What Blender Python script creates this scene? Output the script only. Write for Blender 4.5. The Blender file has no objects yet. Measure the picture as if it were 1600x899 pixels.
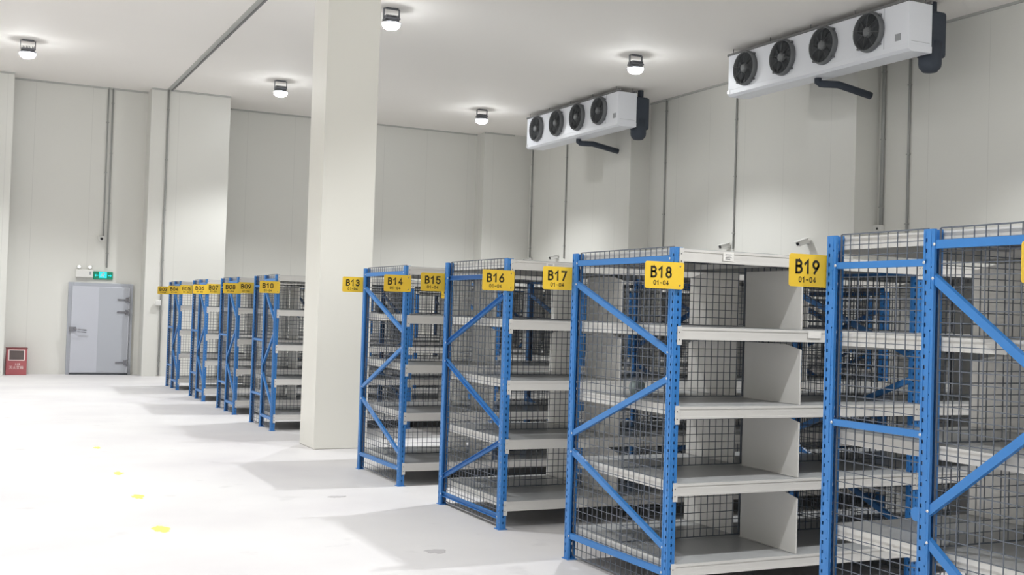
import bpy, bmesh, math, random
from mathutils import Matrix, Vector
random.seed(4)
C = bpy.context.scene.collection
S = bpy.context.scene

# ------------------------------------------------------------------ camera, light, exposure
F_PX, YAW, PITCH, ROLL, CAM_Z = 1782.885, 0.450473, 0.022993, 0.031137, 1.6
EXPOSURE = -0.40
SPOT_W = 760.0
SPOT_ANGLE, SPOT_BLEND = 118.0, 0.5
LENS_EMIT = 110.0
fw = Vector((math.sin(YAW)*math.cos(PITCH), math.cos(YAW)*math.cos(PITCH), math.sin(PITCH)))
r0 = Vector((math.cos(YAW), -math.sin(YAW), 0)); u0 = r0.cross(fw)
rr = r0*math.cos(ROLL)+u0*math.sin(ROLL); uu = -r0*math.sin(ROLL)+u0*math.cos(ROLL)
cam = bpy.data.cameras.new('camera'); co = bpy.data.objects.new('camera', cam); C.objects.link(co)
cam.sensor_width = 36; cam.lens = F_PX/1600*36; cam.clip_start = .05; cam.clip_end = 200
m = Matrix((rr, uu, -fw)).transposed().to_4x4(); m.translation = Vector((0, 0, CAM_Z)); co.matrix_world = m
S.camera = co
S.view_settings.view_transform = 'Standard'; S.view_settings.look = 'None'
S.view_settings.gamma = 1; S.view_settings.use_curve_mapping = False; S.view_settings.exposure = EXPOSURE
w = bpy.data.worlds.new('world'); S.world = w; w.use_nodes = True
w.node_tree.nodes['Background'].inputs[0].default_value = (.8, .9, 1, 1)
w.node_tree.nodes['Background'].inputs[1].default_value = 0.02

# ------------------------------------------------------------------ materials
def lin(c):
    return tuple(((v/255)/12.92 if v/255 <= .04045 else ((v/255+.055)/1.055)**2.4) for v in c)+(1,)
def mat(name, rgb, rough=.5, metal=0, emit=None, es=0, noise=0, nscale=8, bump=0, spec=.5):
    M = bpy.data.materials.new(name); M.use_nodes = True; nt = M.node_tree; b = nt.nodes['Principled BSDF']
    c = lin(rgb); b.inputs['Base Color'].default_value = c
    b.inputs['Roughness'].default_value = rough; b.inputs['Metallic'].default_value = metal
    b.inputs['Specular IOR Level'].default_value = spec
    if emit: b.inputs['Emission Color'].default_value = lin(emit); b.inputs['Emission Strength'].default_value = es
    if noise or bump:
        tc = nt.nodes.new('ShaderNodeTexCoord'); n = nt.nodes.new('ShaderNodeTexNoise')
        n.inputs['Scale'].default_value = nscale; n.inputs['Detail'].default_value = 5
        nt.links.new(tc.outputs['Object'], n.inputs['Vector'])
        if noise:
            mx = nt.nodes.new('ShaderNodeMix'); mx.data_type = 'RGBA'
            mx.inputs[6].default_value = tuple(v*(1-noise) for v in c[:3])+(1,)
            mx.inputs[7].default_value = tuple(min(1, v*(1+noise)) for v in c[:3])+(1,)
            nt.links.new(n.outputs['Fac'], mx.inputs[0]); nt.links.new(mx.outputs[2], b.inputs['Base Color'])
        if bump:
            bp = nt.nodes.new('ShaderNodeBump'); bp.inputs['Strength'].default_value = bump; bp.inputs['Distance'].default_value = .01
            nt.links.new(n.outputs['Fac'], bp.inputs['Height']); nt.links.new(bp.outputs[0], b.inputs['Normal'])
    return M
def panel_mat(name, rgb, rough=.35, pitch=1.15):
    """insulated sandwich panels: slightly uneven white sheet with thin vertical joints"""
    M = mat(name, rgb, rough, noise=.025, nscale=.7); nt = M.node_tree; b = nt.nodes['Principled BSDF']
    g = nt.nodes.new('ShaderNodeNewGeometry'); sp = nt.nodes.new('ShaderNodeSeparateXYZ'); nt.links.new(g.outputs['Position'], sp.inputs[0])
    ad = nt.nodes.new('ShaderNodeMath'); ad.operation = 'ADD'; nt.links.new(sp.outputs[0], ad.inputs[0]); nt.links.new(sp.outputs[1], ad.inputs[1])
    dv = nt.nodes.new('ShaderNodeMath'); dv.operation = 'DIVIDE'; dv.inputs[1].default_value = pitch; nt.links.new(ad.outputs[0], dv.inputs[0])
    fr = nt.nodes.new('ShaderNodeMath'); fr.operation = 'FRACT'; nt.links.new(dv.outputs[0], fr.inputs[0])
    lt = nt.nodes.new('ShaderNodeMath'); lt.operation = 'LESS_THAN'; lt.inputs[1].default_value = .012; nt.links.new(fr.outputs[0], lt.inputs[0])
    old = b.inputs['Base Color'].links[0].from_socket
    mx = nt.nodes.new('ShaderNodeMix'); mx.data_type = 'RGBA'; c = lin(rgb)
    mx.inputs[7].default_value = (c[0]*.92, c[1]*.92, c[2]*.92, 1)
    nt.links.new(lt.outputs[0], mx.inputs[0]); nt.links.new(old, mx.inputs[6]); nt.links.new(mx.outputs[2], b.inputs['Base Color'])
    return M
def floor_mat():
    M = bpy.data.materials.new('pale_concrete'); M.use_nodes = True; nt = M.node_tree; b = nt.nodes['Principled BSDF']
    tc = nt.nodes.new('ShaderNodeNewGeometry')
    def nz(scale, det):
        n = nt.nodes.new('ShaderNodeTexNoise'); n.inputs['Scale'].default_value = scale; n.inputs['Detail'].default_value = det
        nt.links.new(tc.outputs['Position'], n.inputs['Vector']); return n
    a = nz(.55, 6); d = nz(2.6, 8)
    rp = nt.nodes.new('ShaderNodeValToRGB'); rp.color_ramp.elements[0].position = .3; rp.color_ramp.elements[1].position = .62
    rp.color_ramp.elements[0].color = lin((200, 197, 198)); rp.color_ramp.elements[1].color = lin((215, 213, 212))
    nt.links.new(a.outputs['Fac'], rp.inputs[0])
    r2 = nt.nodes.new('ShaderNodeValToRGB'); r2.color_ramp.elements[0].position = .27; r2.color_ramp.elements[1].position = .36
    r2.color_ramp.elements[0].color = (.88, .88, .88, 1); r2.color_ramp.elements[1].color = (1, 1, 1, 1)
    nt.links.new(d.outputs['Fac'], r2.inputs[0])
    mx = nt.nodes.new('ShaderNodeMix'); mx.data_type = 'RGBA'; mx.blend_type = 'MULTIPLY'; mx.inputs[0].default_value = 1
    nt.links.new(rp.outputs[0], mx.inputs[6]); nt.links.new(r2.outputs[0], mx.inputs[7]); nt.links.new(mx.outputs[2], b.inputs['Base Color'])
    b.inputs['Roughness'].default_value = .55; b.inputs['Specular IOR Level'].default_value = .35
    return M
WALL = panel_mat('wall_panel', (221, 220, 214)); CEIL = mat('ceiling_panel', (246, 242, 237), .75, spec=.2, noise=.02, nscale=.4)
COLM = mat('pillar_cladding', (224, 222, 214), .35); FLOOR = floor_mat()
TRIM = mat('joint_trim', (182, 182, 178), .5); GROOVE = mat('joint_groove', (120, 120, 120), .6)
BLUE = mat('blue_paint', (55, 122, 190), .38, noise=.05, nscale=30); BOLT = mat('zinc_bolt', (215, 215, 215), .3, metal=.6)
SHELF = mat('grey_white_enamel', (212, 210, 206), .33, noise=.02, nscale=6); WIRE = mat('grey_wire', (94, 100, 110), .5)
YEL = mat('yellow_sign_sheet', (240, 200, 62), .4); INK = mat('black_ink', (40, 34, 22), .6); DECK = mat('shaded_deck_enamel', (168, 169, 169), .3, noise=.03, nscale=5); PAPER = mat('white_paper', (232, 230, 226), .7)  # deck tone darkened to carry the shade between shelves
PRINT = mat('grey_print', (120, 120, 122), .7)
COOL = mat('white_cooler_casing', (236, 238, 244), .35); DARK = mat('dark_fan_plastic', (72, 76, 80), .5); RING = mat('fan_guard_grey', (104, 106, 108), .4)
HUB = mat('fan_motor_grey', (120, 122, 124), .5); RUB = mat('black_foam_insulation', (64, 70, 80), .85, bump=.4, nscale=25); TAG = mat('grey_label', (160, 162, 166), .6)
PVC = mat('grey_conduit', (160, 161, 158), .5); WPL = mat('white_plastic', (225, 224, 220), .4); BLK = mat('black_plastic', (45, 45, 48), .35)
DOORM = mat('pale_steel_door', (192, 194, 202), .35); DFRAME = mat('door_frame_steel', (176, 179, 186), .4); CHR = mat('chrome', (150, 150, 155), .25, metal=.8)
RED = mat('red_enamel', (172, 92, 96), .45); GLASS = mat('dark_window_glass', (92, 80, 78), .15); WHT = mat('white_lettering', (235, 215, 212), .6)
GREEN = mat('green_sign', (20, 120, 90), .4, emit=(20, 150, 110), es=.25); CYAN = mat('lit_cyan', (40, 210, 215), .4, emit=(30, 205, 210), es=.75)
LENS = mat('lit_lens', (255, 255, 255), .3, emit=(250, 253, 255), es=LENS_EMIT); ALU = mat('cast_aluminium', (120, 122, 128), .45, metal=.4)
LEDW = mat('lit_bulb', (255, 255, 255), .3, emit=(255, 255, 250), es=1.2)
YPAINT = mat('faded_yellow_tape', (240, 232, 110), .7, noise=.1, nscale=40); SCUFF = mat('grey_scuff', (180, 177, 178), .8, noise=.1, nscale=30)
TAPE = mat('clear_tape_roll', (150, 165, 165), .2); TAPED = mat('dark_tape_roll', (60, 66, 66), .3)

# ------------------------------------------------------------------ mesh helpers
def box(bm, x0, x1, y0, y1, z0, z1, mi=0, bev=0):
    vs = [bm.verts.new((x, y, z)) for x in (x0, x1) for y in (y0, y1) for z in (z0, z1)]
    q = [(0, 1, 3, 2), (4, 6, 7, 5), (0, 4, 5, 1), (2, 3, 7, 6), (0, 2, 6, 4), (1, 5, 7, 3)]
    fs = [bm.faces.new([vs[i] for i in f]) for f in q]
    for f in fs: f.material_index = mi
    if bev:
        es = set(e for f in fs for e in f.edges)
        r = bmesh.ops.bevel(bm, geom=list(es), offset=bev, segments=2, affect='EDGES', profile=.5)
        for f in r['faces']: f.material_index = mi
    return fs
def bar(bm, a, b, wx, wy, up=(1, 0, 0), mi=0):
    """rectangular bar from a to b; wx along 'up', wy across"""
    a = Vector(a); b = Vector(b); d = (b-a).normalized(); u = Vector(up); u = (u-d*u.dot(d)).normalized(); v = d.cross(u)
    vs = [bm.verts.new(p+u*sx*wx/2+v*sy*wy/2) for p in (a, b) for sx in (-1, 1) for sy in (-1, 1)]
    for f in ((0, 1, 3, 2), (4, 6, 7, 5), (0, 4, 5, 1), (2, 3, 7, 6), (0, 2, 6, 4), (1, 5, 7, 3)):
        bm.faces.new([vs[i] for i in f]).material_index = mi
def tube(bm, pts, r, seg=12, mi=0, caps=True):
    pts = [Vector(p) for p in pts]; rings = []
    n = len(pts); up = Vector((.013, .027, 1)).normalized()
    for i, p in enumerate(pts):
        d = ((pts[min(i+1, n-1)]-pts[max(i-1, 0)])).normalized()
        ref = up if abs(d.dot(up)) < .95 else Vector((1, 0, 0))
        a = d.cross(ref).normalized(); b = d.cross(a)
        rings.append([bm.verts.new(p+a*r*math.cos(2*math.pi*k/seg)+b*r*math.sin(2*math.pi*k/seg)) for k in range(seg)])
    for i in range(n-1):
        for k in range(seg):
            f = bm.faces.new((rings[i][k], rings[i][(k+1) % seg], rings[i+1][(k+1) % seg], rings[i+1][k])); f.material_index = mi; f.smooth = True
    if caps:
        for R in (rings[0], rings[-1]): bm.faces.new(R).material_index = mi
def lathe(bm, prof, c=(0, 0, 0), axis='Z', seg=32, mi=0, smooth=True):
    """prof: (radius, height) list"""
    c = Vector(c); rings = []
    for (r, h) in prof:
        R = []
        for k in range(seg):
            a = 2*math.pi*k/seg; x, y = r*math.cos(a), r*math.sin(a)
            R.append(bm.verts.new(c+(Vector((x, y, h)) if axis == 'Z' else Vector((h, x, y)) if axis == 'X' else Vector((x, h, y)))))
        rings.append(R)
    for i in range(len(rings)-1):
        for k in range(seg):
            f = bm.faces.new((rings[i][k], rings[i][(k+1) % seg], rings[i+1][(k+1) % seg], rings[i+1][k])); f.material_index = mi; f.smooth = smooth
    for R in (rings[0], rings[-1]): bm.faces.new(R).material_index = mi
def mesh(name, bm, mats):
    bmesh.ops.recalc_face_normals(bm, faces=bm.faces)
    me = bpy.data.meshes.new(name); bm.to_mesh(me); bm.free()
    for x in (mats if isinstance(mats, (list, tuple)) else [mats]): me.materials.append(x)
    return me
def put(name, me, parent=None, loc=(0, 0, 0), rz=0, scale=None):
    o = bpy.data.objects.new(name, me); C.objects.link(o); o.location = loc; o.rotation_euler = (0, 0, rz)
    if scale: o.scale = scale
    o.parent = parent; return o
def thing(name, label, cat, loc=(0, 0, 0), rz=0, group=None):
    o = bpy.data.objects.new(name, None); C.objects.link(o); o.empty_display_size = .1; o.location = loc; o.rotation_euler = (0, 0, rz)
    return tag(o, label, cat, group)
def tag(o, label, cat, group=None):
    o['label'] = label; o['category'] = cat
    if group: o['group'] = group
    return o
def bx(*a, **k):
    bm = bmesh.new(); box(bm, *a, **k); return bm
def struct(name, bm, mats, parent=None):
    o = put(name, mesh(name, bm, mats), parent)
    if parent is None: o['kind'] = 'structure'
    return o
def text_mesh(name, s, size, material, off=.0, sx=1.0, depth=.0006):
    cu = bpy.data.curves.new(name, 'FONT'); cu.body = s; cu.size = size; cu.align_x = 'CENTER'; cu.align_y = 'CENTER'; cu.offset = off; cu.extrude = depth
    t = bpy.data.objects.new('tmp', cu); C.objects.link(t); bpy.context.view_layer.update()
    me = bpy.data.meshes.new_from_object(t.evaluated_get(bpy.context.evaluated_depsgraph_get()))
    bpy.data.objects.remove(t); bpy.data.curves.remove(cu)
    # stand upright facing -Y
    me.transform(Matrix.Rotation(math.pi/2, 4, 'X') @ Matrix.Diagonal((sx, 1, 1, 1))); me.name = name
    me.materials.clear(); me.materials.append(material); return me

def arc(cx, cy, rx, ry, a0, a1, n=8):
    return [(cx+rx*math.cos(math.radians(a0+(a1-a0)*i/n)), cy+ry*math.sin(math.radians(a0+(a1-a0)*i/n))) for i in range(n+1)]
GL = {  # narrow signage alphabet drawn as strokes in a .46 x 1 cell (stroke centre lines)
 'B': [[(0, 0), (0, 1), (.2, 1)]+arc(.2, .77, .22, .23, 90, -90)+[(0, .54)], [(.2, .54)]+arc(.22, .27, .24, .27, 90, -90)+[(0, 0)]],
 '0': [arc(.23, .72, .23, .28, 0, 180)+arc(.23, .28, .23, .28, 180, 360)+[(.46, .72)]],
 '1': [[(.02, .74), (.26, 1), (.26, 0)]],
 '2': [arc(.23, .74, .22, .26, 165, 0)+[(.43, .6), (.0, .0), (.46, 0)]],
 '3': [arc(.22, .76, .22, .24, 160, -90)+arc(.22, .27, .24, .27, 90, -160)],
 '4': [[(.34, 0), (.34, 1), (0, .28), (.48, .28)]],
 '5': [[(.42, 1), (.05, 1), (.03, .56)]+arc(.22, .32, .24, .32, 120, -155)],
 '6': [[(.34, 1), (.08, .55)]+arc(.23, .3, .23, .3, 160, -200, 16)],
 '7': [[(0, 1), (.46, 1), (.14, 0)]],
 '8': [arc(.23, .77, .19, .23, -90, 270, 16), arc(.23, .27, .23, .27, 90, 450, 16)],
 '9': [[(.12, 0), (.38, .45)]+arc(.23, .7, .23, .3, -20, 340, 16)],
 '-': [[(.04, .45), (.4, .45)]]}
def stroke_text(name, s, h, material, sw=.17, adv=.68, sx=1.0, depth=.0007):
    """lettering upright in XZ, centred, facing -Y; every glyph a flat raised stroke"""
    bm = bmesh.new(); W = (len(s)-1)*adv+.46
    for i, ch in enumerate(s):
        for pl in GL[ch]:
            P = [Vector(((x+i*adv-W/2)*h*sx, 0, (y*(1-sw)+sw/2-.5)*h)) for x, y in pl]; hw = sw*h/2; n = len(P); row = []
            for k in range(n):
                d0 = (P[k]-P[k-1]).normalized() if k else (P[1]-P[0]).normalized()
                d1 = (P[k+1]-P[k]).normalized() if k < n-1 else d0
                if k == 0 and (P[0]-P[-1]).length < 1e-5: d0 = (P[-1]-P[-2]).normalized()
                if k == n-1 and (P[0]-P[-1]).length < 1e-5: d1 = (P[1]-P[0]).normalized()
                t = (d0+d1); t = t.normalized() if t.length > .2 else d0; nv = Vector((-t.z, 0, t.x)); q = hw/max(.5, abs(nv.dot(Vector((-d0.z, 0, d0.x)))))
                e = Vector((0, 0, 0))
                if k == 0 and (P[0]-P[-1]).length > 1e-5: e = -d1*hw*.98
                if k == n-1 and (P[0]-P[-1]).length > 1e-5: e = d0*hw*.98
                row.append([bm.verts.new(P[k]+e+nv*q*a+Vector((0, y, 0))) for a, y in ((-1, 0), (1, 0), (1, -depth), (-1, -depth))])
            for k in range(n-1):
                for j in range(4): bm.faces.new((row[k][j], row[k][(j+1) % 4], row[k+1][(j+1) % 4], row[k+1][j]))
            for Rr in (row[0], row[-1]): bm.faces.new(Rr)
    return mesh(name, bm, material)

# ------------------------------------------------------------------ the room shell
H = 6.27; XR = 13.39; XL = -6.0; YB = -5.0
struct('floor', bx(XL-.3, XR+.3, YB-.3, 27.8, -.2, 0), FLOOR)
struct('ceiling', bx(XL-.3, XR+.3, YB-.3, 27.8, H, H+.2), CEIL)
bm = bmesh.new()
box(bm, XL, 3.62, 26.3, 26.6, 0, H)                     # main stretch with the cold-room door
box(bm, -.35, .86, 25.72, 26.3, 0, H)                   # boxed pilaster
box(bm, 3.6, 5.3, 25.72, 27.5, 0, H)                    # boxed pilaster
box(bm, 5.3, XR, 27.3, 27.6, 0, H)                      # deeper stretch
box(bm, 12.05, XR, 26.8, 27.3, 0, H)                    # boxed corner column
struct('wall_back', bm, WALL)
bm = bmesh.new()
box(bm, XR, XR+.3, YB, 27.6, 0, H)
for y in (21.0, 14.12, 7.24): box(bm, 12.9, XR, y, y+1.15, 0, H)
struct('wall_right', bm, WALL)
struct('wall_left', bx(XL-.3, XL, YB, 26.6, 0, H), WALL)
struct('wall_front', bx(XL, XR, YB-.3, YB, 0, H), WALL)
# expansion joint in the ceiling with cover strip
bm = bmesh.new(); box(bm, 3.92, 4.0, YB, 25.72, H-.012, H, 0); box(bm, 4.0, 4.035, YB, 25.72, H-.03, H, 1); struct('trim_1', bm, [TRIM, GROOVE])
bm = bmesh.new()                                        # corner beads where walls meet the ceiling
t = .035
box(bm, XL, -.35, 26.3-t, 26.3, H-t, H); box(bm, .86, 3.6, 26.3-t, 26.3, H-t, H); box(bm, 3.6, 5.3, 25.72-t, 25.72, H-t, H)
box(bm, -.35, .86, 25.72-t, 25.72, H-t, H); box(bm, 5.3, 12.05, 27.3-t, 27.3, H-t, H); box(bm, 12.05, 12.9, 26.8-t, 26.8, H-t, H)
struct('trim_2', bm, TRIM)
bm = bmesh.new(); ys = [YB, 7.24, 8.39, 14.12, 15.27, 21.0, 22.15, 26.8]
for i in range(7):
    x = XR if i % 2 == 0 else 12.9
    box(bm, x-t, x, ys[i], ys[i+1], H-t, H)
struct('trim_3', bm, TRIM)
# clad pillar between the rack rows
bm = bmesh.new(); box(bm, 3.655, 4.28, 12.56, 13.16, 0, H, bev=.012)
box(bm, 3.652, 3.675, 12.557, 12.58, 0, H); struct('trim_4', bm, COLM).name = 'pillar'
bpy.data.objects['pillar']['kind'] = 'structure'

# ------------------------------------------------------------------ cold-room door
bm = bmesh.new(); box(bm, 2.1, 2.2, 26.2, 26.3, 0, 1.99, bev=.008); box(bm, 3.33, 3.43, 26.2, 26.3, 0, 1.99, bev=.008); box(bm, 2.2, 3.33, 26.2, 26.3, 1.89, 1.99, bev=.008)
dr = struct('door_1', bm, DFRAME)
put('door_leaf', mesh('door_leaf', bx(2.17, 3.36, 26.14, 26.2, .04, 1.91, bev=.012), DOORM), dr)
put('door_sheet', mesh('door_sheet', bx(2.72, 3.33, 26.136, 26.1405, .06, 1.89), mat('shaded_steel_sheet', (177, 180, 187), .35)), dr)  # right door half: its darker reflection is put into the colour
put('door_sill', mesh('door_sill', bx(2.17, 3.36, 26.15, 26.2, .0, .04), DARK), dr)
for z in (1.64, 1.37, .27):
    bm = bmesh.new(); box(bm, 3.1, 3.3, 26.115, 26.14, z-.016, z+.016, bev=.004); box(bm, 3.27, 3.35, 26.1, 26.14, z-.05, z+.05, bev=.006)
    tube(bm, [(3.345, 26.105, z-.07), (3.345, 26.105, z+.07)], .016)
    put('hinge', mesh('hinge', bm, CHR), dr)
bm = bmesh.new(); box(bm, 2.13, 2.28, 26.1, 26.14, .94, 1.03, bev=.008); tube(bm, [(2.24, 26.11, .985), (2.24, 26.05, .985), (2.3, 26.03, .98), (2.48, 26.03, .965)], .014)
tube(bm, [(2.3, 26.06, .93), (2.48, 26.06, .915)], .01)
put('door_handle', mesh('door_handle', bm, CHR), dr)

# ------------------------------------------------------------------ storage racks
BAY = 1.85; UPW = .05; UPD = .06; RH = 2.01
LEVELS = (2.0, 1.553, 1.10, .662, .205); BH = .07
def punched(bm, o, du, dv, w, h, holes):
    """sheet strip: origin o, across du*w, up dv*h; holes = list of (centre across, width, height, first, pitch)"""
    o = Vector(o); du = Vector(du); dv = Vector(dv)
    def q(a0, a1, b0, b1):
        vs = [bm.verts.new(o+du*a+dv*b) for a, b in ((a0, b0), (a1, b0), (a1, b1), (a0, b1))]; bm.faces.new(vs)
    a = 0
    for (c, hw, hh, first, pitch) in holes:
        q(a, c-hw/2, 0, h); b = 0; z = first
        while z+hh/2 < h:
            q(c-hw/2, c+hw/2, b, z-hh/2); b = z+hh/2; z += pitch
        q(c-hw/2, c+hw/2, b, h); a = c+hw/2
    q(a, w, 0, h)
def upright_mesh():
    """perforated open channel; slotted face at y=0 looks to -Y, opening towards +Y"""
    bm = bmesh.new(); X = Vector((1, 0, 0)); Y = Vector((0, 1, 0)); Z = Vector((0, 0, 1))
    slots = (UPW/2, .011, .016, .05, .0445)
    punched(bm, (0, 0, 0), X, Z, UPW, RH, [slots])
    for x in (0, UPW): punched(bm, (x, 0, 0), Y, Z, UPD, RH, [(.018, .011, .016, .05, .0445), (.046, .006, .006, .07, .089)])
    for x0, x1 in ((0, .014), (UPW-.014, UPW)): punched(bm, (x0, UPD, 0), X, Z, x1-x0, RH, [])
    bmesh.ops.remove_doubles(bm, verts=bm.verts, dist=.00001)
    bmesh.ops.recalc_face_normals(bm, faces=bm.faces)
    bmesh.ops.solidify(bm, geom=bm.faces[:], thickness=.0018)
    box(bm, -.012, UPW+.012, -.008, UPD+.012, 0, .005)
    return mesh('upright', bm, BLUE)
def brace_mesh(y0, z0, y1, z1, wd=.036, opened=False):
    bm = bmesh.new(); d = Vector((0, y1-y0, z1-z0)).normalized(); v = Vector((0, -d.z, d.y))
    wx = .026 if opened else .006; a = Vector((wx, y0, z0)); b = Vector((wx, y1, z1)); fx = -.011 if opened else .011
    bar(bm, a, b, .003, wd)                                   # web facing the aisle
    for s in (-1, 1): bar(bm, a+v*s*(wd/2-.0012)+Vector((fx, 0, 0)), b+v*s*(wd/2-.0012)+Vector((fx, 0, 0)), .022, .0024)
    for p, s in ((a, 1), (b, -1)):
        c = p+d*s*.022+Vector((-.0035-(wx-.006), 0, 0)); lathe(bm, [(.0075, 0), (.0075, -.003), (.003, -.005)], c, 'X', 8, 1)
    return mesh('brace', bm, [BLUE, BOLT])
def wire_panel(w, h, cw, ch, axis, rad=.0019):
    """welded wire panel in the plane axis-Z, starting at the origin"""
    bm = bmesh.new(); A = Vector((1, 0, 0)) if axis == 'X' else Vector((0, 1, 0)); N = Vector((0, 1, 0)) if axis == 'X' else Vector((1, 0, 0)); Z = Vector((0, 0, 1))
    def wv(a, b, t): bar(bm, a, b, t*2, t*2, N)
    nx = max(1, round(w/cw)); nz = max(1, round(h/ch))
    for i in range(nx+1): wv(A*w*i/nx, A*w*i/nx+Z*h, rad*(1.7 if i in (0, nx) else 1))
    for j in range(nz+1): wv(Z*h*j/nz+N*rad*1.6, Z*h*j/nz+A*w+N*rad*1.6, rad*(1.7 if j in (0, nz) else 1))
    return mesh('wire_panel', bm, WIRE)
def beam_mesh(L=BAY-UPW):
    bm = bmesh.new(); bar(bm, (0, .018, -BH/2), (L, .018, -BH/2), .036, BH, (0, 1, 0))
    box(bm, 0, L, -.003, .0, -BH, -BH+.012); box(bm, 0, L, -.003, .0, -.014, 0)
    for x0, x1 in ((-.024, .006), (L-.006, L+.024)):
        box(bm, x0, x1, -.0075, -.0035, -.1, .006)
        for z in (-.028, -.07): lathe(bm, [(.004, 0), (.004, -.0015)], ((x0+x1)/2-.003*(1 if x0 < .5 else -1), -.0075, z), 'Y', 8, 1)
    return mesh('beam', bm, [SHELF, DARK])
def deck_mesh(D, w=BAY/2-.027):
    bm = bmesh.new(); box(bm, 0, w, .004, D-.004, -.004, 0)
    box(bm, -.0005, .003, .04, D-.04, -.058, .0005, 1); box(bm, w-.003, w+.0005, .04, D-.04, -.058, .0005, 1)  # end rims keep the paler enamel, so they look lit beside the darkened deck
    for y in (.2, .4, D/2, D-.4, D-.2): box(bm, .002, w-.002, y-.03, y+.03, -.028, -.004)
    return mesh('shelf_panel', bm, [DECK, SHELF])
def divider_mesh(L, h=.36):
    """sheet divider, front top corner cut back; front at y=0"""
    bm = bmesh.new(); pr = [(0, 0), (L, 0), (L, h), (.15, h), (.0, h-.03)]
    for x in (0, .0016): bm.faces.new([bm.verts.new((x, y, z)) for y, z in pr])
    a = bm.verts[:]
    for i in range(5): bm.faces.new((a[i], a[(i+1) % 5], a[5+(i+1) % 5], a[5+i]))
    box(bm, -.014, 0, .0, L, 0, .0016); box(bm, -.010, 0, 0, .0016, 0, h-.03)
    return mesh('divider', bm, SHELF)
UP = upright_mesh(); BEAM = beam_mesh()
DECKS, WPE, DIVS, BRC = {}, {}, {}, {}
WPM = [wire_panel(BAY/2-.03, LEVELS[i]-LEVELS[i+1]-.05, .05, .05, 'X') for i in range(4)]
def brace(y0, z0, y1, z1, wd=.036, opened=False):
    k = (round(y0, 3), round(z0, 3), round(y1, 3), round(z1, 3), wd, opened)
    if k not in BRC: BRC[k] = brace_mesh(*k)
    return BRC[k]
def up_near(root, x, y): return put('upright', UP, root, (x, y, 0))
def up_far(root, x, y): return put('upright', UP, root, (x+UPW, y, 0), math.pi)   # y = outer (slotted) face
def end_wires(root, x, y0, y1, z0=.03, z1=2.015):
    k = (round(y1-y0, 3), z0, z1)
    if k not in WPE: WPE[k] = wire_panel(y1-y0, z1-z0, .059, .05, 'Y')
    put('wire_panel', WPE[k], root, (x, y0, z0))
def diag_frame(root, x, y0, y1, flip=False, dz=0.0):
    n, f = y0+.035, y1-.035
    if flip: n, f = f, n
    L = [(n, 1.945, f, 1.945), (f, 1.815, n, 1.40), (n, 1.265, f, .82), (f, .715, n, .29), (n, .155, f, .155)]
    for a, b, c, d in L: put('brace', brace(a, b+dz, c, d+dz, .036, flip), root, (x, 0, 0))
def ladder_frame(root, x, y0, y1):
    for z in (1.87, 1.145, .42): put('brace', brace(y0+.035, z, y1-.035, z, .03), root, (x, 0, 0))
def rack_row(x0, yn, D, label, nb, style='diag', flip=False, dz=0.0, div=.96, inner=True, mids=True):
    root = thing('storage_rack', label, 'storage rack', (x0, yn, 0), 0, 'storage racks standing in parallel rows')
    kd = round(D, 3)
    if kd not in DECKS: DECKS[kd] = deck_mesh(D); DIVS[kd] = (divider_mesh(D/2-.05), )
    mid = D/2
    for i in range(nb+1):
        x = i*BAY
        up_near(root, x, 0); up_far(root, x, D)
        if i == 0 and style == 'split':
            up_far(root, x, mid+UPD*.5)
            diag_frame(root, x, 0, mid+.03, flip, dz); ladder_frame(root, x, mid-.03, D)
            end_wires(root, x+.03, UPD+.004, mid-.034); end_wires(root, x+.03, mid+.034, D-UPD-.004)
        else:
            diag_frame(root, x, 0, D, flip, dz)
            if i == 0 or inner: end_wires(root, x+.03, UPD+.004, D-UPD-.004)
        if i == nb: break
        for k, z in enumerate(LEVELS):
            put('beam', BEAM, root, (x+UPW, .002, z)); put('beam', BEAM, root, (x+BAY, D-.002, z), math.pi)
            for q in (0, 1): put('shelf_panel', DECKS[kd], root, (x+UPW+.002+q*(BAY/2-.025), 0, z+.004))
            if k < 4:
                zb = LEVELS[k+1]+.006
                dx = div-.025+x
                put('divider', DIVS[kd][0], root, (dx, .012, zb)); put('divider', DIVS[kd][0], root, (dx+.0016, D-.012, zb), math.pi)
                for q in (0, 1): put('wire_panel', WPM[k], root, (x+UPW+.006+q*(BAY/2-.024), mid, zb+.006))
    return root
X0 = 3.651; D0 = 1.208
ROWS = {}
rows = [
    (9, X0, 2.92, 1.25, 4, 'split', False, 0, .96, 'nearest blue rack row, cut off by the right frame edge, beside the B19 sign'),
    (8, X0, 5.43, D0, 4, 'diag', False, 0, .96, 'blue rack row with the B17 and B18 signs, widest open white shelves in view'),
    (7, X0, 7.633, D0, 4, 'diag', True, -.065, 1.03, 'blue rack row with the B15 and B16 signs, behind the B18 rack'),
    (6, X0, 9.783, D0, 4, 'diag', False, 0, .96, 'blue rack row with the B13 and B14 signs, just right of the pillar'),
    (5, 5.70, 12.18, D0, 3, 'diag', False, 0, .96, 'shorter blue rack row set back behind the pillar, seen through the B14 rack'),
    (4, X0, 14.52, D0, 4, 'split', False, 0, .96, 'blue rack row with the B09 and B10 signs, just left of the pillar'),
    (3, X0, 16.76, D0, 4, 'split', False, 0, .96, 'blue rack row with the B07 and B08 signs, left of the pillar'),
    (2, X0, 19.12, D0, 4, 'split', False, 0, .96, 'blue rack row with the B05 and B06 signs, second from the far wall'),
    (1, X0, 21.61, D0, 4, 'split', False, 0, .96, 'farthest blue rack row, with the B03 and B04 signs, by the far wall'),
]
for g, x0, yn, D, nb, st, fl, dz, dv, lb in rows:
    ROWS[g] = rack_row(x0, yn, D, lb, nb, st, fl, dz, dv)
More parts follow.
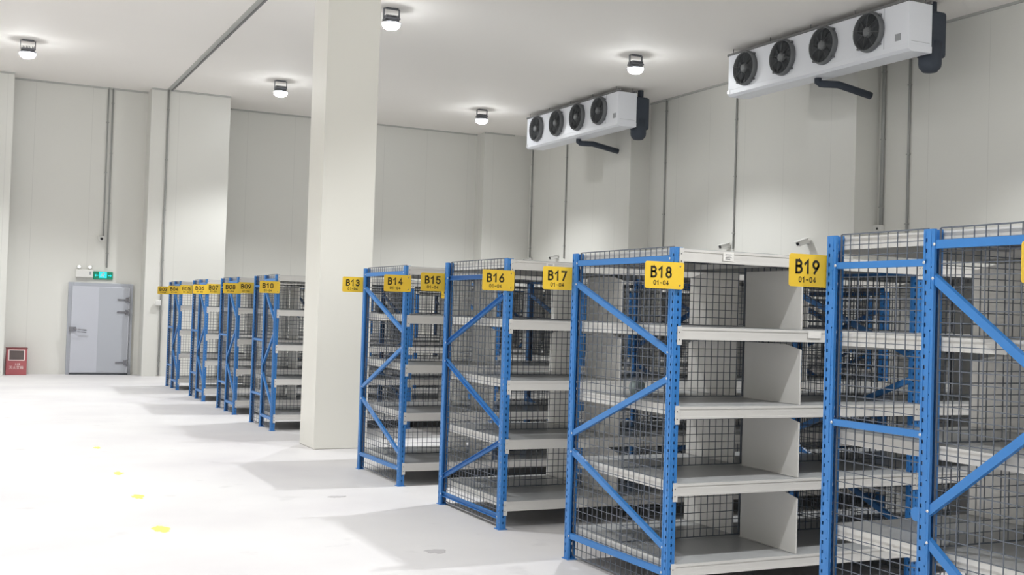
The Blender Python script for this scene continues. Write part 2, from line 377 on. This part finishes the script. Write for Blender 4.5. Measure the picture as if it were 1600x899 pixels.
# printed stickers on the beams (parts of their racks)
def sticker(g, x, z, wd, h, printed=True):
    bm = bmesh.new(); box(bm, 0, wd, -.0062, -.0052, 0, h, 0)
    if printed:
        for i in range(4): box(bm, wd*.2, wd*(.8 if i % 2 else .65), -.0068, -.0061, h*(.2+.17*i), h*(.28+.17*i), 1)
    o = put('paper_label', mesh('paper_label', bm, [PAPER, PRINT]), ROWS[g], (x, .002, z)); o['label'] = 'white printed paper label'
sticker(8, .33, 1.945, .075, .05); sticker(8, .97, 1.508, .1, .042, False); sticker(7, .32, 1.945, .07, .045)
bm = bmesh.new(); lathe(bm, [(.03, 0), (.03, .03)], (.004, 0, .83), 'X', 20); put('bracket', mesh('bracket', bm, BLUE), ROWS[9], (0, .668, -.02))

# ------------------------------------------------------------------ rack signs
SIGN = None
def sign_plate():
    bm = bmesh.new(); W, Hh, r = .26, .152, .013; pr = []
    for cx, cz, a0 in ((W-r, Hh-r, 0), (r, Hh-r, 90), (r, r, 180), (W-r, r, 270)):
        for k in range(5): a = math.radians(a0+k*22.5); pr.append((cx+r*math.cos(a), cz+r*math.sin(a)))
    A = [bm.verts.new((x, 0, z)) for x, z in pr]; B = [bm.verts.new((x, .002, z)) for x, z in pr]
    bm.faces.new(A); bm.faces.new(B)
    for i in range(len(pr)): bm.faces.new((A[i], A[(i+1) % len(pr)], B[(i+1) % len(pr)], B[i]))
    return mesh('sign_plate', bm, YEL)
PLATE = sign_plate()
bm = bmesh.new(); lathe(bm, [(.005, 0), (.005, -.002), (.002, -.003)], (0, 0, 0), 'Y', 10); SCREW = mesh('screw', bm, CHR)
SMALL = stroke_text('range_text', '01-04', .027, INK, .17, .78)
def rack_sign(txt, x, y, near, label):
    t = thing('rack_sign', label, 'sign', (x-.212, y-.0205 if near else y+.0105, 1.768), 0, 'yellow signs on the rack ends')
    put('sign_plate', PLATE, t)
    put('lettering', stroke_text('lettering', txt, .067, INK, .17, .74, 1.0), t, (.107, 0, .093))
    put('range_text', SMALL, t, (.107, 0, .033))
    if near:
        for z in (.022, .13): put('screw', SCREW, t, (.233, 0, z))
for g in (9, 8, 7, 6, 4, 3, 2, 1):
    r_ = [q for q in rows if q[0] == g][0]; yn, D = r_[2], r_[3]
    a, b = 'B%02d' % (2*g+1), 'B%02d' % (2*g+2)
    rack_sign(a, r_[1], yn+D, False, 'yellow rack sign reading %s above small 01-04, on the far post' % a)
    if g != 9: rack_sign(b, r_[1], yn, True, 'yellow rack sign reading %s above small 01-04, on the near post' % b)
    else: rack_sign(b, r_[1], yn, True, 'yellow rack sign sliced off by the right edge of the frame')
rack_sign('B11', 5.70, 12.18+D0, False, 'sliver of yellow sign glimpsed through the mesh left of the B16 sign')

# ------------------------------------------------------------------ ceiling floodlights
def lamp_meshes():
    bm = bmesh.new(); box(bm, -.1, .1, -.05, .05, -.012, 0, bev=.003); pl = mesh('mounting_plate', bm, ALU)
    bm = bmesh.new()
    for s in (-1, 1): box(bm, s*.125-.006, s*.125+.006, -.02, .02, -.17, -.012)
    box(bm, -.131, .131, -.02, .02, -.02, -.012); br = mesh('bracket', bm, ALU)
    bm = bmesh.new(); box(bm, -.115, .115, -.1, .1, -.19, -.16, bev=.006)
    for i in range(9): x = -.1+i*.025; box(bm, x-.004, x+.004, -.085, .085, -.16, -.12)
    lathe(bm, [(.115, -.19), (.15, -.235), (.15, -.24), (.14, -.24), (.108, -.192)], seg=28); hs = mesh('housing', bm, ALU)
    bm = bmesh.new(); lathe(bm, [(.137, -.241), (.135, -.27), (.12, -.3), (.085, -.325), (.04, -.337), (.005, -.34)], seg=28); ln = mesh('lens', bm, LENS)
    return pl, br, hs, ln
LM = lamp_meshes()
LD = bpy.data.lights.new('lamp_light', 'SPOT'); LD.energy = SPOT_W; LD.spot_size = math.radians(SPOT_ANGLE); LD.spot_blend = SPOT_BLEND; LD.shadow_soft_size = .05; LD.color = (.965, .985, 1)
def lamp(x, y, label, s=None):
    t = thing('ceiling_floodlight', label, 'ceiling light', (x, y, H), 0, 'round floodlights under the ceiling')
    for n, me in zip(('mounting_plate', 'bracket', 'housing', 'lens'), LM): put(n, me, t)
    l = bpy.data.objects.new('lamp_light', LD); C.objects.link(l); l.parent = t; l.location = (0, 0, -.36)
lamp(.94, 22.32, 'round lit ceiling floodlight above the fire box and door, leftmost in view')
lamp(5.81, 23.29, 'round lit ceiling floodlight just left of the pillar')
lamp(5.85, 16.68, 'round lit ceiling floodlight touching the right edge of the pillar top, largest glow')
lamp(10.63, 23.85, 'round lit ceiling floodlight left of the far cooler')
lamp(10.66, 17.28, 'round lit ceiling floodlight between the two coolers')
for x in (-3.9, .94, 5.83, 10.65):
    for y in (-3.5, 3.0, 9.65, 16.2, 22.5):
        if (x > 5 and y > 15) or (x > 0 and x < 2 and y > 20): continue
        lamp(x, y, 'round ceiling floodlight outside the frame')

# ------------------------------------------------------------------ unit coolers
def fan(root, y, z):
    """fan shroud standing on the front sheet, looking to -X"""
    bm = bmesh.new(); c = (0, y, z)
    lathe(bm, [(.285, 0), (.295, -.015), (.285, -.06), (.272, -.085), (.262, -.085), (.268, -.03), (.268, -.004)], c, 'X', 40)
    f = put('fan', mesh('fan', bm, RING), root)
    bm = bmesh.new(); lathe(bm, [(.268, -.002), (.268, -.006)], c, 'X', 40); put('fan_recess', mesh('fan_recess', bm, DARK), f)
    bm = bmesh.new()
    for k in range(5):
        a0 = 2*math.pi*k/5+.3; V = []
        for i in range(5):
            for j in range(4):
                r = .06+.19*i/4; a = a0+(j/3-.5)*(1.0-.25*i/4)+.25*i/4; V.append(bm.verts.new((-.018-.028*j/3, y+r*math.cos(a), z+r*math.sin(a))))
        for i in range(4):
            for j in range(3): bm.faces.new((V[i*4+j], V[i*4+j+1], V[(i+1)*4+j+1], V[(i+1)*4+j])).smooth = True
    bmesh.ops.solidify(bm, geom=bm.faces[:], thickness=.002)
    put('fan_blades', mesh('fan_blades', bm, DARK), f)
    bm = bmesh.new(); lathe(bm, [(.075, -.02), (.075, -.075), (.06, -.088), (.01, -.09)], c, 'X', 24); put('fan_motor', mesh('fan_motor', bm, HUB), f)
    bm = bmesh.new()
    for r in [.1+.0185*i for i in range(9)]:
        n = 36; tube(bm, [(-.094-.004*(1-r/.27), y+r*math.cos(2*math.pi*k/n), z+r*math.sin(2*math.pi*k/n)) for k in range(n+1)], .0016, 5, caps=False)
    for k in range(8):
        a = 2*math.pi*k/8+.2; tube(bm, [(-.097, y+.05*math.cos(a), z+.05*math.sin(a)), (-.09, y+.275*math.cos(a), z+.275*math.sin(a))], .003, 5)
    for k in range(4):
        a = math.pi/4+math.pi/2*k; box(bm, -.05, -.001, y+.3*math.cos(a)-.014, y+.3*math.cos(a)+.014, z+.3*math.sin(a)-.014, z+.3*math.sin(a)+.014)
    put('fan_guard', mesh('fan_guard', bm, RING), f)
def cooler(x, y0, y1, fans, label, label_y, drain):
    t = thing('unit_cooler', label, 'air cooler', (x, 0, 0), 0, 'four-fan coolers hung under the ceiling')
    bm = bmesh.new()
    # casing: front sheet, coil box and shallow drip tray sloping back
    box(bm, 0, .44, y0, y1, 5.56, 6.16, bev=.006)
    pr = [(-.004, 5.56), (-.004, 5.49), (.05, 5.455), (.44, 5.47), (.44, 5.56)]
    A = [bm.verts.new((a, y0-.004, b)) for a, b in pr]; B = [bm.verts.new((a, y1+.004, b)) for a, b in pr]
    bm.faces.new(A); bm.faces.new(B)
    for i in range(5): bm.faces.new((A[i], A[(i+1) % 5], B[(i+1) % 5], B[i]))
    put('casing', mesh('casing', bm, COOL), t)
    bm = bmesh.new(); box(bm, -.0025, .0, y0+.47, y0+.474, 5.56, 6.16)
    box(bm, .05, .4, y0-.003, y0, 5.6, 5.604); put('panel_seam', mesh('panel_seam', bm, TAG), t)
    for y in fans: fan(t, y, 5.862)
    bm = bmesh.new()
    for xx in (.02, .4): box(bm, xx-.018, xx+.018, y0-.03, y1+.05, 6.165, 6.2)
    for yy in [y0+.1+i*(y1-y0-.2)/4 for i in range(5)]:
        for xx in (.02, .4): tube(bm, [(xx, yy, 6.19), (xx, yy, H)], .007, 8)
    put('hanging_rail', mesh('hanging_rail', bm, GROOVE), t)
    put('rating_label', mesh('rating_label', bx(-.0035, -.0005, label_y-.055, label_y+.055, 5.63, 5.73), TAG), t)
    bm = bmesh.new(); box(bm, -.012, .02, y1-.06, y1+.012, 5.5, 5.56, bev=.004); put('corner_bracket', mesh('corner_bracket', bm, BOLT), t)
    # insulated drain pipe running back to the wall
    bm = bmesh.new(); tube(bm, [(.25, drain, 5.48), (.25, drain, 5.40), (.27, drain-.03, 5.375), (.31, drain-.08, 5.365), drain_mid(drain), drain_end(drain)], .058, 14)
    put('drain_pipe', mesh('drain_pipe', bm, RUB), t)
    # foam wrapped pipe bundle at the connection end
    bm = bmesh.new()
    box(bm, .47, .8, y0+.06, y0+.34, 5.45, 6.12, bev=.05)
    lathe(bm, [(.02, -.12), (.1, -.11), (.15, -.05), (.16, 0), (.16, .3)], (.62, y0+.2, 5.37), 'Z', 24)
    box(bm, .43, .52, y0+.04, y0+.3, 5.5, 5.85, bev=.02)
    put('pipe_insulation', mesh('pipe_insulation', bm, RUB), t)
    bm = bmesh.new(); tube(bm, [(.65, y0+.2, 6.1), (.65, y0+.2, H)], .06); put('refrigerant_pipe', mesh('refrigerant_pipe', bm, RUB), t)
def drain_mid(d): return (.5, d-.18, 5.36)
def drain_end(d): return (1.1, d-.26, 5.24)
cooler(11.8, 11.92, 16.08, (15.57, 14.605, 13.64, 12.67), 'large white four-fan ceiling cooler nearest the camera, top right', 12.12, 14.07)
cooler(11.8, 19.75, 23.85, (23.3, 22.33, 21.39, 20.46), 'smaller-looking white four-fan ceiling cooler farther along the right wall', 19.88, 21.8)

# ------------------------------------------------------------------ conduits, cameras, small wall fittings
def conduit(x, y, z0, z1, label, r=.018, nrm='X'):
    bm = bmesh.new()
    tube(bm, [(0, 0, 0), (0, 0, z1-z0)], r, 10)
    z = .3
    while z < z1-z0-.1:
        box(bm, -.03 if nrm == 'Y' else -r-.003, .03 if nrm == 'Y' else r+.001, -r-.003 if nrm == 'Y' else -.03, r+.001 if nrm == 'Y' else .03, z, z+.015); z += 1.1
    o = put('wall_conduit', mesh('wall_conduit', bm, PVC), None, (x, y, z0)); tag(o, label, 'conduit', 'conduits fixed to the walls')
conduit(XR-.022, 26.74-.1, 3.02, H, 'thin grey conduit on the right wall beside the far corner column')
conduit(XR-.022, 24.76, 3.0, H-.9+.9, 'thin grey conduit dropping behind the far cooler')
conduit(XR-.022, 20.37, 2.4, H, 'thin grey conduit on the right wall, right of the far cooler')
conduit(XR-.022, 17.92, 2.98, H, 'thin grey conduit dropping from the left end of the near cooler')
conduit(XR-.022, 13.45, 2.9, H, 'thin grey conduit below the right part of the near cooler', .02)
conduit(XR-.032, 14.0, 3.2, H, 'thick grey pipe at the wall column under the near cooler', .03)
conduit(2.77, 26.278, 3.0, H, 'left one of two conduits running down above the cold-room door', .016, 'Y')
conduit(2.865, 26.278, 2.33, H, 'right one of two conduits, ending at the green exit sign', .018, 'Y')
conduit(3.95, 25.697, .02, H, 'grey conduit down the boxed column right of the cold-room door', .022, 'Y')
bm = bmesh.new(); box(bm, -.06, .06, -.06, 0, -.06, .06, bev=.008); box(bm, -.045, .045, -.064, -.058, -.045, .045)
o = put('switch_box', mesh('switch_box', bm, WPL), None, (3.88, 25.675, 1.6)); tag(o, 'small white switch box on the conduit right of the cold-room door', 'switch box')
def wall_camera(x, y, z, rz, label, tilt=.25):
    t = thing('wall_camera', label, 'camera', (x, y, z), rz, 'small bullet cameras on the walls')
    # local: wall behind at +Y, looking to -Y
    bm = bmesh.new(); lathe(bm, [(.035, 0), (.035, -.015), (.012, -.02), (.012, -.08)], (0, 0, 0), 'Y', 16); put('bracket', mesh('bracket', bm, WPL), t)
    bm = bmesh.new(); box(bm, -.055, .055, -.24, -.02, .0, .088, bev=.012); o = put('camera_body', mesh('camera_body', bm, WPL), t); o.rotation_euler = (tilt, 0, 0)
    bm = bmesh.new(); box(bm, -.066, .066, -.29, -.01, .089, .098); h = put('sun_hood', mesh('sun_hood', bm, WPL), o); t.scale = (.95,)*3
    bm = bmesh.new(); lathe(bm, [(.032, -.239), (.032, -.25), (.02, -.252)], (0, 0, .052), 'Y', 16); put('camera_lens', mesh('camera_lens', bm, BLK), o)
wall_camera(XR, 18.05, 3.02, -math.pi/2, 'small white bullet camera at the foot of the conduit, above the B18 shelves')
wall_camera(12.9, 15.2, 2.96, -math.pi/2, 'small bullet camera on the boxed column above the B19 sign', .35)
wall_camera(XR, 25.1, 3.02, -math.pi/2, 'small bullet camera above the B17 sign')
wall_camera(XR, 26.55, 3.0, -math.pi/2, 'small bullet camera by the far corner column')
wall_camera(2.72, 26.3, 2.93, 0, 'small white camera above the exit sign', .15)
bm = bmesh.new(); box(bm, -.09, 0, -.09, .09, -.06, .06, bev=.01); lathe(bm, [(.02, -.09), (.02, -.096)], (0, -.03, 0), 'X', 12, 1)
o = put('junction_box', mesh('junction_box', bm, [WPL, BLK]), None, (XR, 14.05, 3.16)); tag(o, 'white junction box at the foot of the thick wall pipe', 'junction box')
# emergency light
t = thing('emergency_light', 'white twin-head emergency light above the cold-room door', 'emergency light', (2.41, 26.3, 2.1))
put('battery_case', mesh('battery_case', bx(-.18, .18, -.09, 0, 0, .17, bev=.012), WPL), t)
bm = bmesh.new(); box(bm, .1, .14, -.094, -.09, .06, .13); put('indicator_panel', mesh('indicator_panel', bm, TAG), t)
for x in (-.11, .11):
    bm = bmesh.new(); lathe(bm, [(.012, .165), (.012, .19), (.035, .195), (.045, .23), (.04, .25)], (x, -.05, 0), 'Z', 16); h = put('lamp_head', mesh('lamp_head', bm, WPL), t)
    bm = bmesh.new(); lathe(bm, [(.032, -.085), (.03, -.1), (.01, -.104)], (x, 0, .225), 'Y', 16); put('bulb', mesh('bulb', bm, LEDW), h)
# exit sign with running figure and arrows
t = thing('exit_sign', 'glowing green emergency exit sign with running figure above the door', 'exit sign', (2.8, 26.3, 2.07))
put('sign_case', mesh('sign_case', bx(-.2, .2, -.04, 0, 0, .17, bev=.006), GREEN), t)
bm = bmesh.new(); Y0, Y1 = -.046, -.04
box(bm, -.085, .075, Y0, Y1, .03, .165, 0)                                  # lit centre
put('lit_panel', mesh('lit_panel', bm, CYAN), t)
bm = bmesh.new(); Y0, Y1 = -.05, -.045
lathe(bm, [(.012, Y1), (.012, Y0)], (.012, 0, .142), 'Y', 12)
for a, b, wd in (((.0, .13), (-.015, .085), .022), ((-.015, .085), (.02, .06), .012), ((.02, .06), (.01, .036), .011), ((-.015, .085), (-.04, .065), .012), ((-.04, .065), (-.06, .068), .011), ((.0, .125), (.035, .11), .009), ((-.002, .125), (-.035, .11), .009), ((-.035, .11), (-.045, .09), .009)):
    bar(bm, (a[0], -.0475, a[1]), (b[0], -.0475, b[1]), .004, wd, (0, 1, 0))
put('running_figure', mesh('running_figure', bm, WPL), t)
for s in (-1, 1):
    bm = bmesh.new(); bar(bm, (s*.1, -.043, .085), (s*.15, -.043, .085), .005, .018, (0, 1, 0))
    A = [bm.verts.new((s*a, y, z)) for y in (-.0455, -.0405) for a, z in ((.145, .055), (.145, .115), (.18, .085))]
    bm.faces.new(A[:3]); bm.faces.new(A[3:])
    for i in range(3): bm.faces.new((A[i], A[(i+1) % 3], A[3+(i+1) % 3], A[3+i]))
    put('arrow', mesh('arrow', bm, CYAN), t)

# ------------------------------------------------------------------ fire extinguisher box
t = thing('fire_extinguisher_box', 'red fire extinguisher box with small window on the floor at the far left', 'fire box', (1.12, 26.06, 0))
bm = bmesh.new(); box(bm, -.2, .2, -.12, .1, 0, .55, bev=.008); put('cabinet', mesh('cabinet', bm, RED), t)
bm = bmesh.new(); box(bm, -.21, .21, -.13, .11, .55, .57, bev=.004); put('lid', mesh('lid', bm, mat('dark_red_enamel', (120, 60, 62), .5)), t)
bm = bmesh.new()
for a in ((-.16, .16, .3, .32), (-.16, .16, .51, .53), (-.16, -.14, .32, .51), (.14, .16, .32, .51)): box(bm, a[0], a[1], -.128, -.12, a[2], a[3])
put('window_frame', mesh('window_frame', bm, WHT), t)
put('window_pane', mesh('window_pane', bx(-.14, .14, -.124, -.12, .32, .51), GLASS), t)
put('lettering', text_mesh('lettering', '119', .07, WHT, .001), t, (.02, -.1215, .22))
put('lettering', text_mesh('lettering', '\u706d\u706b\u5668\u7bb1', .07, WHT, .0005), t, (0, -.1215, .15))

# ------------------------------------------------------------------ small things on shelves and floor
def tape_roll(x, y, z, r, wd, m_, label, rz=0):
    bm = bmesh.new(); lathe(bm, [(r*.62, -wd/2), (r, -wd/2), (r, wd/2), (r*.62, wd/2), (r*.62, -wd/2+.0005)], (0, 0, 0), 'Y', 32)
    me = mesh('tape_roll', bm, m_); o = put('tape_roll', me, None, (x, y, z+r), rz); tag(o, label, 'tape roll')
tape_roll(3.93, 6.24, 1.105, .048, .05, TAPE, 'clear tape roll standing on the middle shelf of the B18 rack', .2)
tape_roll(3.80, 10.84, 1.558, .055, .06, TAPED, 'dark tape roll on the upper shelf of the B13 end', .3)
def blob(name, x, y, r, ry, material, label, cat, group, seed):
    rnd = random.Random(seed); bm = bmesh.new(); n = 22; A = []; B = []
    for k in range(n):
        a = 2*math.pi*k/n; q = 1+rnd.uniform(-.25, .25)
        A.append(bm.verts.new((r*q*math.cos(a), ry*q*math.sin(a), .0022))); B.append(bm.verts.new((r*q*1.02*math.cos(a), ry*q*1.02*math.sin(a), 0)))
    bm.faces.new(A); bm.faces.new(B)
    for k in range(n): bm.faces.new((A[k], A[(k+1) % n], B[(k+1) % n], B[k]))
    o = put(name, mesh(name, bm, material), None, (x, y, 0)); tag(o, label, cat, group)
for i, (x, y, lb) in enumerate(((1.345, 8.36, 'nearest'), (1.385, 9.8, 'second nearest'), (1.395, 11.17, 'third nearest'), (1.413, 13.17, 'farthest and palest'))):
    blob('yellow_floor_mark', x, y, .055-.007*i, .11-.01*i, YPAINT, 'yellow mark on the white floor, %s of the line of four' % lb, 'floor mark', 'yellow marks along the aisle floor', i)
blob('floor_scuff', 2.92, 7.08, .075, .06, SCUFF, 'grey scuff on the floor in front of the B18 rack', 'floor mark', 'grey scuffs on the floor', 11)
blob('floor_scuff', 2.95, 9.38, .08, .04, SCUFF, 'faint grey scuff on the floor left of the B16 rack', 'floor mark', 'grey scuffs on the floor', 12)
